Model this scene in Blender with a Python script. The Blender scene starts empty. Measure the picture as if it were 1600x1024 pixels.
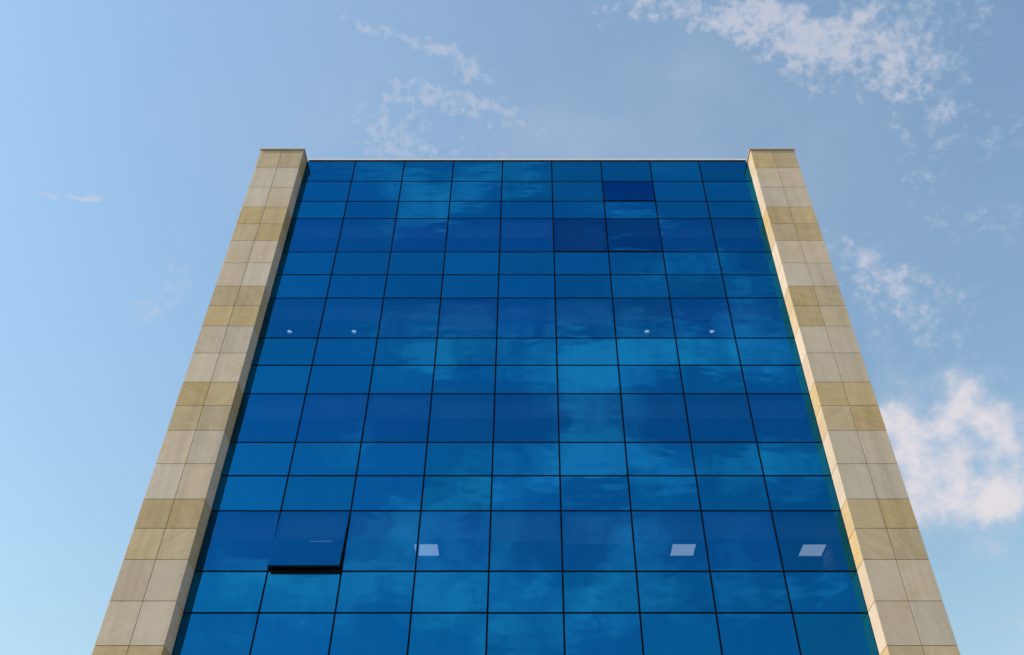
import bpy, bmesh, math, random
from mathutils import Vector, Matrix
random.seed(11)
S = bpy.context.scene
COL = S.collection
R = math.radians

# ------------------------------------------------------------------ camera
F, PX, PY = 1420.0, 828.0, 512.0          # focal length and principal point of the photograph (1600 x 1024)
TH = math.atan(F / 1527.0)                # upward pitch
D = 18.5                                  # metres from the camera to the glass
CAMZ = 1.6
cT, sT = math.cos(TH), math.sin(TH)

def ray(x, y):
    a, b = (x - PX) / F, (PY - y) / F
    return Vector((a, cT - b * sT, sT + b * cT))
def on_y(x, y, Y):                        # point of a vertical plane y = Y
    r = ray(x, y); k = Y / r.y
    return Vector((r.x * k, Y, CAMZ + r.z * k))
def on_z(x, y, Z):                        # point of a ceiling
    r = ray(x, y); k = (Z - CAMZ) / r.z
    return Vector((r.x * k, r.y * k, Z))

cd = bpy.data.cameras.new("camera")
cam = bpy.data.objects.new("camera", cd); COL.objects.link(cam)
cam.location = (0, 0, CAMZ)
cam.rotation_euler = (math.pi / 2 + TH, 0, 0)
cd.sensor_fit = 'HORIZONTAL'; cd.sensor_width = 36.0
cd.lens = 36.0 * F / 1600.0
cd.shift_x = (800 - PX) / 1600.0
cd.clip_start = 0.1; cd.clip_end = 20000
S.camera = cam

# ------------------------------------------------------------------ node helpers
def mat(name):
    m = bpy.data.materials.new(name); m.use_nodes = True
    m.node_tree.nodes.clear()
    return m, m.node_tree
class G:
    """small helper to write node graphs"""
    def __init__(s, nt): s.nt = nt
    def n(s, typ, **kw):
        nd = s.nt.nodes.new(typ)
        for k, v in kw.items(): setattr(nd, k, v)
        return nd
    def l(s, a, b): s.nt.links.new(a, b)
    def setv(s, sock, v):
        if hasattr(v, 'is_output') or isinstance(v, bpy.types.NodeSocket): s.l(v, sock)
        else: sock.default_value = v
    def m(s, op, a, b=None, c=None, clamp=False):
        nd = s.n('ShaderNodeMath', operation=op); nd.use_clamp = clamp
        s.setv(nd.inputs[0], a)
        if b is not None: s.setv(nd.inputs[1], b)
        if c is not None: s.setv(nd.inputs[2], c)
        return nd.outputs[0]
    def v(s, op, a, b=None, scale=None):
        nd = s.n('ShaderNodeVectorMath', operation=op)
        s.setv(nd.inputs[0], a)
        if b is not None: s.setv(nd.inputs[1], b)
        if scale is not None: s.setv(nd.inputs['Scale'], scale)
        return nd.outputs['Value'] if op in ('DOT_PRODUCT', 'LENGTH') else nd.outputs[0]
    def noise(s, vec, scale, detail=4, rough=0.55, dist=0.0):
        nd = s.n('ShaderNodeTexNoise'); s.l(vec, nd.inputs['Vector'])
        nd.inputs['Scale'].default_value = scale; nd.inputs['Detail'].default_value = detail
        nd.inputs['Roughness'].default_value = rough; nd.inputs['Distortion'].default_value = dist
        return nd.outputs['Fac'], nd.outputs['Color']
    def mr(s, v, a, b, c, d, smooth=False):
        nd = s.n('ShaderNodeMapRange')
        if smooth: nd.interpolation_type = 'SMOOTHSTEP'
        s.setv(nd.inputs[0], v)
        for i, q in enumerate((a, b, c, d)): s.setv(nd.inputs[i + 1], q)
        return nd.outputs[0]
    def mix(s, f, a, b, blend='MIX'):
        nd = s.n('ShaderNodeMix', data_type='RGBA', blend_type=blend)
        s.setv(nd.inputs[0], f); s.setv(nd.inputs[6], a); s.setv(nd.inputs[7], b)
        return nd.outputs[2]
def rgb(r, g, b): return (r, g, b, 1.0)

# ------------------------------------------------------------------ materials
def stone(name, c1, c2, vein, spread):
    m, nt = mat(name); g = G(nt)
    geo = g.n('ShaderNodeNewGeometry'); tc = g.n('ShaderNodeTexCoord')
    oi = g.n('ShaderNodeObjectInfo')
    rnd = g.m('FRACT', g.m('MULTIPLY_ADD', oi.outputs['Random'], 7.31, geo.outputs['Random Per Island']))
    off = g.v('SCALE', (13.0, 7.0, 29.0), scale=rnd)
    p = g.v('ADD', tc.outputs['Object'], off)
    # bedding of the sandstone: stretched, tilted noise that differs from slab to slab
    rot = g.n('ShaderNodeVectorRotate', rotation_type='AXIS_ANGLE'); rot.inputs['Axis'].default_value = (0, 1, 0)
    g.l(p, rot.inputs['Vector']); g.l(g.m('MULTIPLY_ADD', rnd, 2.4, -1.2), rot.inputs['Angle'])
    ps = g.v('MULTIPLY', rot.outputs[0], (0.8, 0.8, 3.0))
    bed, _ = g.noise(ps, 1.6, 5, 0.6, 0.9)
    fine, _ = g.noise(p, 26, 4, 0.7)
    blot, _ = g.noise(p, 1.1, 3, 0.5)
    base = g.mix(g.mr(bed, 0.3, 0.7, 0, 1), rgb(*c1), rgb(*c2))
    thin = g.m('ABSOLUTE', g.m('SUBTRACT', bed, 0.5))
    stain = g.m('MULTIPLY', g.mr(thin, 0.0, 0.035, 1, 0), g.mr(blot, 0.5, 0.68, 0, 0.55))
    base = g.mix(stain, base, rgb(*vein))
    base = g.mix(g.mr(blot, 0.56, 0.75, 0, 0.30), base, rgb(*vein))
    tone = g.mr(rnd, 0, 1, 1 - spread, 1 + spread)
    tone = g.m('MULTIPLY', tone, g.mr(fine, 0.25, 0.75, 0.92, 1.08))
    drip, _ = g.noise(g.v('MULTIPLY', tc.outputs['Object'], (5.0, 5.0, .22)), 1.0, 5, .6)
    tone = g.m('MULTIPLY', tone, g.mr(drip, .48, .72, 1.02, .86))
    hs = g.n('ShaderNodeHueSaturation'); g.l(base, hs.inputs['Color']); g.l(tone, hs.inputs['Value'])
    wn = g.n('ShaderNodeTexWhiteNoise', noise_dimensions='1D'); g.l(rnd, wn.inputs['W'])
    g.l(g.mr(wn.outputs['Value'], 0, 1, 0.8, 1.2), hs.inputs['Saturation'])
    b = g.n('ShaderNodeBsdfPrincipled'); g.l(hs.outputs[0], b.inputs['Base Color'])
    b.inputs['Roughness'].default_value = 0.85; b.inputs['Specular IOR Level'].default_value = 0.25
    bp = g.n('ShaderNodeBump'); bp.inputs['Strength'].default_value = 0.25; bp.inputs['Distance'].default_value = 0.004
    g.l(fine, bp.inputs['Height']); g.l(bp.outputs[0], b.inputs['Normal'])
    o = g.n('ShaderNodeOutputMaterial'); g.l(b.outputs[0], o.inputs[0])
    return m

def plain(name, c, rough=0.6, metal=0.0, var=0.12, scale=6.0):
    m, nt = mat(name); g = G(nt)
    tc = g.n('ShaderNodeTexCoord'); f, _ = g.noise(tc.outputs['Object'], scale, 5, 0.6)
    lo = tuple(x * (1 - var) for x in c); hi = tuple(min(1, x * (1 + var)) for x in c)
    b = g.n('ShaderNodeBsdfPrincipled'); g.l(g.mix(g.mr(f, .3, .7, 0, 1), rgb(*lo), rgb(*hi)), b.inputs['Base Color'])
    b.inputs['Roughness'].default_value = rough; b.inputs['Metallic'].default_value = metal
    if rough > .75: b.inputs['Specular IOR Level'].default_value = .12
    o = g.n('ShaderNodeOutputMaterial'); g.l(b.outputs[0], o.inputs[0])
    return m

def glass(name, tint, backing=None, through=None, wave=0.0058):
    """blue mirror-coated glass: tinted sharp reflection over a dark backing or a dark see-through tint"""
    m, nt = mat(name); g = G(nt)
    tc = g.n('ShaderNodeTexCoord'); oi = g.n('ShaderNodeObjectInfo')
    off = g.v('SCALE', (17.0, 5.0, 41.0), scale=oi.outputs['Random'])
    p = g.v('ADD', tc.outputs['Object'], off)
    n1, _ = g.noise(g.v('MULTIPLY', p, (0.7, 1.0, 1.4)), 1.0, 2, 0.45)
    h = n1
    bp = g.n('ShaderNodeBump'); bp.inputs['Strength'].default_value = 1.0; bp.inputs['Distance'].default_value = wave
    g.l(h, bp.inputs['Height'])
    # the coating differs a little from pane to pane
    k = g.mr(oi.outputs['Random'], 0, 1, 0.90, 1.08)
    wn = g.n('ShaderNodeTexWhiteNoise', noise_dimensions='1D'); g.l(oi.outputs['Random'], wn.inputs['W'])
    t2 = tuple((tint[0], tint[1] * 0.90, tint[2] * 1.03))
    col = g.mix(wn.outputs['Value'], rgb(*tint), rgb(*t2))
    dirt, _ = g.noise(g.v('MULTIPLY', p, (3.0, 1.0, 0.8)), 2.2, 5, 0.65)
    k = g.m('MULTIPLY', k, g.mr(dirt, 0.35, 0.7, 1.03, 0.95))
    col = g.v('SCALE', col, scale=k)
    gl = g.n('ShaderNodeBsdfGlossy'); g.l(col, gl.inputs['Color']); gl.inputs['Roughness'].default_value = 0.012
    g.l(bp.outputs[0], gl.inputs['Normal'])
    if through: b = g.n('ShaderNodeBsdfTransparent'); b.inputs['Color'].default_value = rgb(*through)
    else: b = g.n('ShaderNodeBsdfDiffuse'); b.inputs['Color'].default_value = rgb(*backing)
    ad = g.n('ShaderNodeAddShader'); g.l(gl.outputs[0], ad.inputs[0]); g.l(b.outputs[0], ad.inputs[1])
    o = g.n('ShaderNodeOutputMaterial'); g.l(ad.outputs[0], o.inputs[0])
    return m
def clear(name, c):
    m, nt = mat(name); g = G(nt)
    b = g.n('ShaderNodeBsdfTransparent'); b.inputs['Color'].default_value = rgb(*c)
    o = g.n('ShaderNodeOutputMaterial'); g.l(b.outputs[0], o.inputs[0]); return m
def glow(name, c, s):
    m, nt = mat(name); g = G(nt)
    b = g.n('ShaderNodeEmission'); b.inputs['Color'].default_value = rgb(*c); b.inputs['Strength'].default_value = s
    o = g.n('ShaderNodeOutputMaterial'); g.l(b.outputs[0], o.inputs[0]); return m

M = dict(
    pale=stone("pale_sandstone", (.515, .445, .378), (.465, .396, .328), (.43, .35, .24), .075),
    tan=stone("tan_sandstone", (.480, .385, .255), (.405, .315, .200), (.37, .27, .12), .08),
    joint=plain("joint_mortar", (.13, .105, .08), .95),
    core=plain("concrete", (.32, .30, .27), .9),
    cap=plain("coping_metal", (.46, .40, .34), .45, .0, .06),
    bar=plain("black_gasket", (.004, .007, .011), .8),
    frame=plain("dark_aluminium", (.012, .014, .018), .4),
    ceil=plain("ceiling_board", (.26, .31, .34), .9),
    dark=plain("dark_interior", (.03, .03, .035), .9),
    blind=plain("blind_slat", (.66, .68, .70), .6),
    fascia=plain("bulkhead_board", (.50, .56, .60), .85),
    white=plain("white_trim", (.75, .75, .75), .5),
    pane=clear("pane_inner_face", (1, 1, 1)),
    vision=glass("blue_vision_glass", (.005, .122, .300), through=(.10, .155, .215)),
    deep=glass("sky_darkened_glass", (.003, .075, .225), through=(.08, .12, .18)),  # reflection of higher, bluer sky in tilted panes, put into the tint
    deepspan=glass("sky_darkened_spandrel_glass", (.003, .068, .230), backing=(.0, .003, .012)),  # same mirrored-sky darkening coloured into the spandrel glass
    spandrel=glass("blue_spandrel_glass", (.005, .148, .324), backing=(.0, .005, .014)),
    paving=plain("pale_paving", (.30, .28, .25), .9, 0, .2, .7),
    lamp=glow("lamp_diffuser", (1.0, .86, .76), 1.25),
    spot=glow("downlight_glow", (1.0, .92, .82), 2.4),
    tube=glow("tube_glow", (1.0, .98, .95), .4),
)

# ------------------------------------------------------------------ mesh helpers
def box(bm, x0, x1, y0, y1, z0, z1, mi=0, back=None):
    vs = [bm.verts.new(p) for p in ((x0,y0,z0),(x1,y0,z0),(x1,y1,z0),(x0,y1,z0),(x0,y0,z1),(x1,y0,z1),(x1,y1,z1),(x0,y1,z1))]
    fs = []
    for k, q in enumerate(((0,3,2,1),(4,5,6,7),(0,1,5,4),(1,2,6,5),(2,3,7,6),(3,0,4,7))):
        f = bm.faces.new([vs[i] for i in q]); f.material_index = mi; fs.append(f)
    if back is not None: fs[4].material_index = back          # the +y face
    return fs
def obj(name, bm, mats, parent=None, loc=(0,0,0), bevel=0):
    me = bpy.data.meshes.new(name); bm.normal_update(); bm.to_mesh(me); bm.free()
    for m in (mats if isinstance(mats, (list, tuple)) else [mats]): me.materials.append(M[m])
    o = bpy.data.objects.new(name, me); COL.objects.link(o); o.location = loc
    if parent is not None: o.parent = parent
    if bevel:
        b = o.modifiers.new("bevel", 'BEVEL'); b.width = bevel; b.segments = 2; b.limit_method = 'ANGLE'
    return o
def boxes(name, lst, m, parent=None, loc=(0,0,0), bevel=0):
    bm = bmesh.new()
    for b in lst: box(bm, *b)
    return obj(name, bm, m, parent, loc, bevel)
def empty(name, loc, label, cat, group=None):
    o = bpy.data.objects.new(name, None); COL.objects.link(o); o.location = loc
    o.empty_display_size = .2
    o['label'] = label; o['category'] = cat
    if group: o['group'] = group
    return o

# ------------------------------------------------------------------ ground
bm = bmesh.new()
vs = [bm.verts.new(p) for p in ((-6000,-6000,0),(6000,-6000,0),(6000,6000,0),(-6000,6000,0))]
bm.faces.new(vs)
gnd = obj("ground", bm, "paving"); gnd['kind'] = 'structure'
gnd['label'] = "pale paved ground in front of the blue glass tower"

# ------------------------------------------------------------------ the measured grid
x0 = (on_y(479.5, 252, D).x + on_y(285.5, 958, D).x) / 2
x9 = (on_y(1168, 252, D).x + on_y(1356.5, 958, D).x) / 2
W = (x9 - x0) / 9
NC = 9
rows_px = [252.5, 283.5, 314.8, 342, 394, 429.7, 466, 528.6, 571, 615.6, 691.4, 743.6, 798.5, 893, 958]
ZR = [on_y(828, y, D).z for y in rows_px]
ZR.append(ZR[-1] - (ZR[-2] - ZR[-1]))                          # foot of the last row, just under the frame
TALL = (3, 6, 9, 12)
DF = D * (1 - .0268)                                           # front plane of the stone pillars
joints_px = [262.6, 292.6, 323.6, 350, 376, 411, 447.3, 478, 509.7, 551.8, 597.2, 633.7, 672.6, 724.8, 779.9, 825.7, 874.3, 939.3, 1009]
ZJ = [on_y(828, y, DF).z for y in joints_px]
ZTOP = on_y(828, 235.5, DF).z
PXL = on_y(407.5, 236, DF).x                                   # outer edge, left pillar
PXR = on_y(1241, 236, DF).x
# two more courses at a time down to the pavement
tan_h, pale_h = ZJ[-4] - ZJ[-3], ZJ[-2] - ZJ[-1]
z = ZJ[-1]; hs = [tan_h, tan_h, pale_h, pale_h]; k = 0
while z - hs[k % 4] > 0.3:
    z -= hs[k % 4]; ZJ.append(z); k += 1
ZJ.append(0.06)
tones = [1] + [0, 0, 1, 1] * 12
print("GRID", x0, x9, W, ZR[0], ZR[-1], DF, PXL, PXR, ZTOP)

BX0, BX1 = x0, x9
BACK = D + 15.0
ROOF = ZR[0] + .05
tower = empty("office_building", ((x0 + x9) / 2, D, 0),
              "tall blue mirror glass office block framed by two sandstone pillars", "office building")
TL = Vector(tower.location)
def rel(v): return Vector(v) - TL
def part(name, lst, m, bevel=0, parent=tower):
    bm = bmesh.new()
    for b in lst:
        box(bm, b[0]-TL.x, b[1]-TL.x, b[2]-TL.y, b[3]-TL.y, b[4], b[5], *b[6:])
    return obj(name, bm, m, parent, (0,0,0), bevel)

# ------------------------------------------------------------------ stone pillars
def pillar(side):
    xo, xi = (PXL, x0) if side < 0 else (PXR, x9)               # outer and inner face
    lo, hi = min(xo, xi), max(xo, xi)
    T, J = .045, .006
    bl = [(lo + T + .002, hi - T - .002, DF + T + .002, D + 1.2, 0, ZTOP - .01, 2)]      # core seen in the joints
    tops = [ZTOP] + ZJ[:-1]
    for r, (zt, zb) in enumerate(zip(tops, ZJ)):
        mi = tones[r]; a, b = zb + J, zt - J
        mid = (lo + hi) / 2
        bl.append((lo, mid - J, DF, DF + T, a, b, mi))
        bl.append((mid + J, hi, DF, DF + T, a, b, mi))
        # return slabs: inner cheek stops at the glass, outer cheek runs past it
        if side < 0:
            bl.append((hi - T, hi, DF + T + .002, D + .03, a, b, mi))
            bl.append((lo, lo + T, DF + T + .002, D + 1.25, a, b, mi))
        else:
            bl.append((lo, lo + T, DF + T + .002, D + .03, a, b, mi))
            bl.append((hi - T, hi, DF + T + .002, D + 1.25, a, b, mi))
    o = part("pillar", bl, ["pale", "tan", "joint"], bevel=.004)
    o['label'] = "sandstone pillar with its inner cheek in shade" if side < 0 else "sandstone pillar with its inner cheek in sunlight"
    c = part("cap", [(lo - .035, hi + .035, DF - .04, D + 1.3, ZTOP + .03, ZTOP + .075),
                     (lo + .03, hi - .03, DF + .03, D + 1.2, ZTOP - .004, ZTOP + .03)], "cap", bevel=.004, parent=o)
    c.data.materials.append(M["frame"])  # neck coloured dark to stand in for shade beneath the cap
    for p in c.data.polygons:
        if p.index >= 6: p.material_index = 1
    return o
for s in (-1, 1): pillar(s)

# ------------------------------------------------------------------ glazing
GAP = .021
rng = random.Random(5)
SP = {(1, 6): ("spandrel pane tinted like darker mirrored sky, tilted slightly open near the top", 1.4)}
WIN = {(3, 6): ("window tinted like deeper mirrored sky, tilted slightly open under the roof", 1.3),
       (3, 5): ("window with streaked bright edges near the top", .9)}
OPEN = (12, 1)
BLINDS = {(3, 4): .5, (3, 5): 1.0, (6, 3): .7, (9, 1): .35, (9, 2): .35, (12, 1): .40, (12, 2): .4, (12, 4): .45, (12, 5): .5, (12, 7): .3, (6, 5): .6}
for r in range(15):
    zt, zb = ZR[r], ZR[r + 1]
    for c in range(NC):
        xa, xb = x0 + c * W, x0 + (c + 1) * W
        tall = r in TALL
        hw, hh = (xb - xa) / 2 - GAP, (zt - zb) - 2 * GAP
        bm = bmesh.new()
        # the pane hangs from its top edge; its origin is there
        box(bm, -hw, hw, 0, .012, -hh, 0, 0, 1)
        o = obj("window" if tall else "spandrel_panel", bm, ["deep" if (r, c) in WIN else "vision", "pane"] if tall else ["deepspan" if (r, c) in SP else "spandrel", "bar"], tower,
                rel(((xa + xb) / 2, D, zt - GAP)))
        tilt, yaw = rng.gauss(0, .09), rng.gauss(0, .09)
        if (r, c) == OPEN: tilt = 8.4
        elif (r, c) in SP: o['label'], tilt = SP[(r, c)]
        elif (r, c) in WIN: o['label'], tilt = WIN[(r, c)]
        o.rotation_euler = (-R(tilt), 0, R(yaw if (r, c) != OPEN else 0))
        if tilt > .8:
            fw = .05
            f = boxes("sash", [(-hw, -hw + fw, .014, .07, -hh, 0), (hw - fw, hw, .014, .07, -hh, 0),
                               (-hw + fw, hw - fw, .014, .07, -hh, -hh + fw), (-hw + fw, hw - fw, .014, .07, -fw, 0)], "frame", o)
        if (r, c) == OPEN:
            o['label'] = "open window hinged outward at its top"
            boxes("handle", [(-.07, .07, .072, .10, -hh + .012, -hh + .038)], "frame", o)
        if (r, c) in BLINDS:
            drop = BLINDS[(r, c)]; n = int(hh * drop / .075)
            bmb = bmesh.new()
            for i in range(max(n, 3)):
                zz = -.05 - i * .075
                q = box(bmb, -hw + .06, hw - .06, .15, .154, zz - .031, zz + .031)
                vs_ = list({v for f_ in q for v in f_.verts})
                bmesh.ops.rotate(bmb, cent=(0, .152, zz), matrix=Matrix.Rotation(R(32), 3, 'X'), verts=vs_)
            box(bmb, -hw + .06, hw - .06, .13, .175, -.015, .02)
            obj("blind", bmb, "blind", o)

# dark bars behind the joints
for c in range(NC + 1):
    x = x0 + c * W
    if c == 0: x += .022
    if c == NC: x -= .022
    part("mullion", [(x - .03, x + .03, D + .016, D + .12, ZR[-1], ZR[0])], "bar")
for r in range(16):
    for_x = []
    for c in range(NC):
        for_x.append((x0 + c * W + (.053 if c == 0 else .031), x0 + (c + 1) * W - (.053 if c == NC - 1 else .031), D + .018, D + .115, ZR[r] - .03, ZR[r] + .03))
    part("transom", for_x, "bar")

# roof edge: dark gap and metal coping
part("coping", [(x0 + .04, x9 - .04, D + .0, D + .35, ZR[0] + .092, ZR[0] + .146)], "white", bevel=.003)
part("parapet", [(x0 + .04, x9 - .04, D + .02, D + .30, ZR[0] + .022, ZR[0] + .090)], "bar")

# ------------------------------------------------------------------ body of the building
part("side_wall", [(PXL + .15, x0 - .06, D + 1.3, BACK, 0, ROOF)], "core")
part("side_wall", [(x9 + .06, PXR - .15, D + 1.3, BACK, 0, ROOF)], "core")
part("back_wall", [(x0 - .05, x9 + .05, BACK - .3, BACK - .01, 0, ROOF - .01)], "core")
part("roof", [(x0 - .05, x9 + .05, D + .36, BACK - .31, ROOF - .3, ROOF)], "core")
part("base_wall", [(x0 + .005, x9 - .005, D + .02, D + .4, 0, ZR[-1] - .035)], "tan")
for i, r in enumerate(TALL):
    zt, zb = ZR[r], ZR[r + 1]
    zc = zt - .01
    nxt = ZR[TALL[i - 1] + 1] if i else ROOF - .32
    part("ceiling", [(x0 + .03, x9 - .03, D + .35, D + 9, zc, zc + .05)], "ceil")
    part("floor_slab", [(x0 + .03, x9 - .03, D + .13, D + 9, zb - .35, zb - .04)], "dark")
    part("partition", [(x0 + .03, x9 - .03, D + 8.4, D + 8.5, zb - .038, zc - .002)], "dark")
    part("bulkhead", [(x0 + .03, x9 - .03, D + .30, D + .345, zt - (zt - zb) * .365, zt + .05)], "fascia")

# ------------------------------------------------------------------ lamps behind the glass
def ceil_z(r): return ZR[r] - .012
def square_light(x, y, label):
    Zc = ceil_z(12); p = on_z(x, y, Zc)
    t = empty("ceiling_light", p, label, "ceiling light", "square ceiling lights behind the lower windows")
    a, b = .31, .285
    boxes("frame", [(-a, -b, -a, a, -.022, 0), (b, a, -a, a, -.022, 0), (-b, b, -a, -b, -.022, 0), (-b, b, b, a, -.022, 0)], "white", t)
    boxes("diffuser", [(-b, b, -b, b, -.014, -.002)], "lamp", t)
square_light(667, 858.5, "square lit ceiling light in the fourth window from the left, cut by a mullion")
square_light(1067, 858.5, "square lit ceiling light in the seventh window, two windows left of the sunlit pillar")
square_light(1269, 859, "square lit ceiling light in the last window beside the sunlit pillar")
def disc(name, r0, r1, z0, z1, m, t, n=28):
    bm = bmesh.new(); rings = []
    for rr, zz in ((r0, z0), (r1, z0), (r1, z1), (r0, z1)) if r0 > 0 else ((r1, z0), (r1, z1)):
        rings.append([bm.verts.new((rr * math.cos(2*math.pi*i/n), rr * math.sin(2*math.pi*i/n), zz)) for i in range(n)])
    m_ = len(rings)
    pairs = [(i, (i + 1) % m_) for i in range(m_)] if r0 > 0 else [(0, 1)]
    for a, b in pairs:
        for i in range(n): bm.faces.new((rings[a][i], rings[a][(i+1) % n], rings[b][(i+1) % n], rings[b][i]))
    if r0 == 0: bm.faces.new(rings[0]); bm.faces.new(rings[1])
    bmesh.ops.recalc_face_normals(bm, faces=bm.faces)
    return obj(name, bm, m, t)
def downlight(x, y, label):
    p = on_z(x, y, ceil_z(6))
    t = empty("downlight", p, label, "downlight", "round downlights behind the fourth storey windows")
    disc("trim", .076, .086, -.072, 0, "blind", t)
    disc("lens", 0, .075, -.010, -.003, "spot", t)
downlight(453, 516, "small round downlight in the first window, closest to the shaded pillar")
downlight(553.5, 516, "small round downlight in the second window from the shaded pillar")
downlight(1010.5, 516, "small round downlight in the seventh window, left one of the right pair")
downlight(1112, 516, "small round downlight in the eighth window, right one of the right pair")
def strip(x, y, L, label):
    p = on_z(x, y, ceil_z(12))
    t = empty("strip_light", p, label, "strip light")
    boxes("housing", [(-L/2, L/2, -.012, .022, -.012, 0)], "white", t)
    boxes("tube", [(-L/2 + .01, L/2 - .01, -.008, .008, -.026, -.0125)], "tube", t)
strip(502, 845, .58, "slim lit strip light behind the open window")

# ------------------------------------------------------------------ sun and sky
SUN_EL, SUN_AZ = 38.0, 11.0                                     # from the left, a little in front of the facade
sd = Vector((-math.cos(R(SUN_AZ)) * math.cos(R(SUN_EL)), -math.sin(R(SUN_AZ)) * math.cos(R(SUN_EL)), math.sin(R(SUN_EL))))
sl = bpy.data.lights.new("sun", 'SUN'); sl.energy = 5.0; sl.angle = R(.53); sl.color = (1.0, .86, .64)
so = bpy.data.objects.new("sun", sl); COL.objects.link(so); so.location = (-30, -5, 40)
so.rotation_euler = sd.to_track_quat('Z', 'Y').to_euler()

w = bpy.data.worlds.new("World"); S.world = w; w.use_nodes = True
nt = w.node_tree; nt.nodes.clear(); g = G(nt)
sky = g.n('ShaderNodeTexSky', sky_type='NISHITA')
sky.sun_disc = False; sky.sun_elevation = R(SUN_EL)
sky.sun_rotation = math.atan2(sd.x, sd.y)
sky.air_density = 2.3; sky.dust_density = 0.6; sky.ozone_density = 4.6; sky.altitude = 100
tc = g.n('ShaderNodeTexCoord')
dirv = g.v('NORMALIZE', tc.outputs['Generated'])
sep = g.n('ShaderNodeSeparateXYZ'); g.l(dirv, sep.inputs[0])
zz = g.m('MAXIMUM', sep.outputs['Z'], .06)
def plane_vec(x, y, zc=1.0):
    c = g.n('ShaderNodeCombineXYZ'); g.setv(c.inputs[0], x); g.setv(c.inputs[1], y); g.setv(c.inputs[2], zc)
    return c.outputs[0]
P = plane_vec(g.m('DIVIDE', sep.outputs['X'], zz), g.m('DIVIDE', sep.outputs['Y'], zz))   # a flat cloud deck
_, wc = g.noise(P, 5.0, 4, .6)
warp = g.v('MULTIPLY', g.v('SUBTRACT', wc, (.5, .5, .5)), (.16, .16, 0))
PW = g.v('ADD', P, warp)
def deck(px, py, refl):
    r = ray(px, py)
    y = -r.y if refl else r.y
    return Vector((r.x / r.z, y / r.z))
def blobs(lst):
    tot = None
    for (px, py, rx, ry, ang, amp, refl) in lst:
        ca, sa = math.cos(R(ang)), math.sin(R(ang))
        c = deck(px, py, refl)
        a = deck(px + rx * ca, py + rx * sa, refl) - c
        b = deck(px - ry * sa, py + ry * ca, refl) - c
        m2 = Matrix(((a.x, b.x), (a.y, b.y))).inverted()
        o = m2 @ c
        q1 = g.v('DOT_PRODUCT', PW, (m2[0][0], m2[0][1], -o[0]))
        q2 = g.v('DOT_PRODUCT', PW, (m2[1][0], m2[1][1], -o[1]))
        rr = g.m('MULTIPLY_ADD', q1, q1, g.m('MULTIPLY', q2, q2))
        e = g.m('MULTIPLY', g.m('EXPONENT', g.m('MULTIPLY', rr, -1.0)), amp)
        tot = e if tot is None else g.m('ADD', tot, e)
    return tot
FINE = [  # broken altocumulus, upper right, and thin mottled wisps
    (1060, 5, 150, 45, 5, .70, 0), (1230, 30, 150, 60, 15, .80, 0), (1330, 95, 110, 55, 30, .70, 0), (1290, 0, 200, 40, 0, .6, 0),
    (1420, 125, 90, 50, 35, .62, 0), (1480, 185, 110, 34, 15, .52, 0), (1420, 225, 80, 45, 50, .42, 0), (1490, 50, 110, 90, 60, .42, 0),
    (1500, 350, 70, 30, 10, .48, 0), (1590, 350, 40, 30, 10, .55, 0), (1440, 300, 70, 40, 30, .34, 0), (1560, 240, 60, 40, 0, .36, 0),
    (1395, 430, 120, 50, 12, .74, 0), (1330, 395, 60, 45, 30, .50, 0), (1450, 515, 100, 45, 20, .58, 0), (1340, 520, 60, 60, 30, .45, 0),
    (1010, 15, 90, 25, 10, .5, 0), (1180, 60, 80, 30, 10, .5, 0), (1240, 120, 60, 40, 30, .4, 0), (1380, 30, 120, 60, 20, .5, 0),
    (1590, 985, 70, 45, 0, .60, 0), (1475, 900, 34, 9, 0, .65, 0)]
WISP = [  # thin cirrus left of and above the roof
    (535, 38, 40, 12, 22, .75, 0), (640, 52, 60, 16, 22, .80, 0), (580, 48, 70, 16, 5, .5, 0), (690, 75, 30, 10, 40, .6, 0), (520, 12, 30, 14, 50, .45, 0), (720, 98, 40, 8, 25, .4, 0),
    (570, 95, 70, 8, -15, .4, 0), (740, 85, 40, 25, 0, .35, 0),
    (690, 150, 90, 30, 0, .62, 0), (620, 205, 70, 50, -30, .68, 0), (760, 170, 80, 40, 25, .55, 0), (690, 240, 110, 24, 0, .68, 0), (830, 195, 60, 25, 0, .35, 0),
    (132, 299, 34, 5, 8, 1.3, 0), (100, 294, 30, 4, 10, .9, 0), (45, 286, 22, 6, 5, .9, 0), (22, 306, 12, 5, 0, .5, 0),
    (250, 460, 60, 40, -40, .42, 0), (230, 490, 50, 26, 0, .35, 0), (300, 20, 60, 30, -30, .36, 0), (310, 400, 40, 80, 20, .30, 0)]
COARSE = [  # cumulus low on the right
    (1515, 645, 64, 38, 10, 1.35, 0), (1425, 690, 64, 38, 20, 1.35, 0), (1390, 660, 40, 40, 0, .7, 0), (1430, 790, 60, 45, 0, .95, 0), (1500, 725, 70, 34, 0, .8, 0), (1590, 695, 55, 42, 0, 1.15, 0), (1510, 785, 115, 38, -8, 1.2, 0),
    (1585, 780, 60, 40, 0, .9, 0), (1470, 590, 130, 38, 10, .70, 0), (1540, 860, 90, 28, 5, .70, 0), (1415, 750, 40, 40, 0, .6, 0)]
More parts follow.
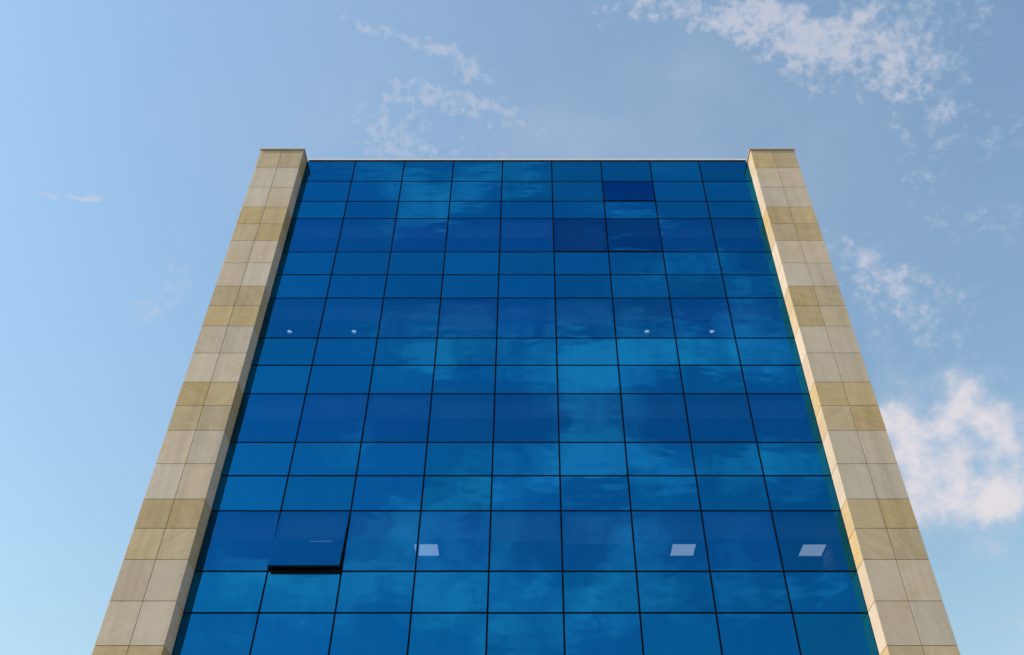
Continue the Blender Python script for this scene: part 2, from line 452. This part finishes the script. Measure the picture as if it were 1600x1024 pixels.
BEHIND = [  # broad cloud behind the camera that the glass mirrors
    (590, 270, 70, 40, 0, 1.0, 1), (680, 295, 70, 40, -15, 1.0, 1), (640, 340, 90, 25, -20, .8, 1), (520, 265, 60, 30, 0, .55, 1), (800, 290, 90, 40, 0, .45, 1),
    (910, 640, 60, 100, 12, 1.0, 1), (950, 580, 90, 60, 0, .7, 1), (760, 555, 140, 45, 0, .6, 1), (900, 720, 140, 45, -18, 1.0, 1), (730, 790, 130, 45, -14, 1.0, 1),
    (420, 905, 150, 42, 0, 1.1, 1), (560, 930, 130, 40, 0, .8, 1), (640, 830, 90, 40, -20, .8, 1), (700, 910, 140, 45, 10, .75, 1), (960, 930, 170, 50, -10, .9, 1), (1190, 740, 100, 45, 0, .7, 1),
    (1010, 550, 120, 45, 0, .8, 1), (1190, 555, 120, 60, 0, .75, 1), (650, 550, 80, 50, 0, .6, 1), (330, 1000, 140, 30, 0, .7, 1), (1020, 740, 120, 40, 10, .7, 1),
    (1150, 425, 130, 45, 0, .6, 1), (1060, 850, 140, 32, 10, .65, 1), (790, 850, 90, 40, 0, .65, 1), (1250, 930, 90, 30, 0, .65, 1), (560, 700, 90, 30, -10, .45, 1),
    (980, 330, 90, 20, 5, .55, 1), (1090, 950, 110, 40, 0, .6, 1), (800, 1000, 160, 30, 0, .6, 1)]
mf, mc, mb = blobs(FINE), blobs(COARSE), blobs(BEHIND)
nb, _ = g.noise(dirv, 9.0, 8, .56, .25)
nb2, _ = g.noise(dirv, 30.0, 6, .6, .4)
ncd, _ = g.noise(dirv, 17.0, 8, .60, .3)
nfd, _ = g.noise(dirv, 46.0, 6, .60, .25)
nf3, _ = g.noise(dirv, 95.0, 4, .6, .2)
def layer(mask, n, k, lo, hi, top, extra=None, ke=1.2):
    t = g.m('MULTIPLY_ADD', g.m('SUBTRACT', n, .5), k, mask)
    if extra is not None: t = g.m('MULTIPLY_ADD', g.m('SUBTRACT', extra, .5), ke, t)
    return g.m('MULTIPLY', g.mr(t, lo, hi, 0, top, True), g.mr(mask, .04, .40, 0, 1, True))
df = layer(mf, nfd, 2.7, .12, 1.90, .60, nf3, 2.4)
mw = blobs(WISP)
dw = g.m("MULTIPLY", layer(mw, nf3, 2.6, .0, 1.35, .46, nfd, 1.0), 1.0)
dc = layer(mc, ncd, 2.8, .10, 1.90, .84, nfd, 1.3)
db = layer(mb, nb, 2.8, .15, 1.70, .84, nb2, 2.3)
veil, _ = g.noise(dirv, 5.0, 5, .6)
mv = blobs([(780, 150, 520, 220, 0, .34, 0), (1250, 330, 220, 160, 40, .20, 0), (830, 265, 420, 34, 0, .45, 1), (900, 600, 500, 300, 0, .12, 1)])
dv = g.m('MULTIPLY', mv, g.mr(veil, .30, .70, .45, 1.0, True))
dens = g.m('MAXIMUM', g.m('MAXIMUM', g.m('MAXIMUM', df, dw), dc), dv)
cloudcol = g.mix(g.mr(dens, .2, .8, 0, 1), rgb(2.75, 3.3, 4.1), rgb(4.7, 4.3, 4.4))
col = g.mix(dens, sky.outputs[0], cloudcol)
col = g.mix(db, col, rgb(7.0, 6.7, 7.0))
bg = g.n('ShaderNodeBackground'); g.l(col, bg.inputs['Color']); bg.inputs['Strength'].default_value = .15
wo = g.n('ShaderNodeOutputWorld'); g.l(bg.outputs[0], wo.inputs[0])

vs_ = S.view_settings
S.display_settings.display_device = 'sRGB'
vs_.view_transform = 'Standard'; vs_.look = 'None'; vs_.exposure = 0.24; vs_.gamma = 1; vs_.use_curve_mapping = False
S.render.engine = 'CYCLES'
S.cycles.max_bounces = 8; S.cycles.transparent_max_bounces = 12
S.cycles.use_denoising = True
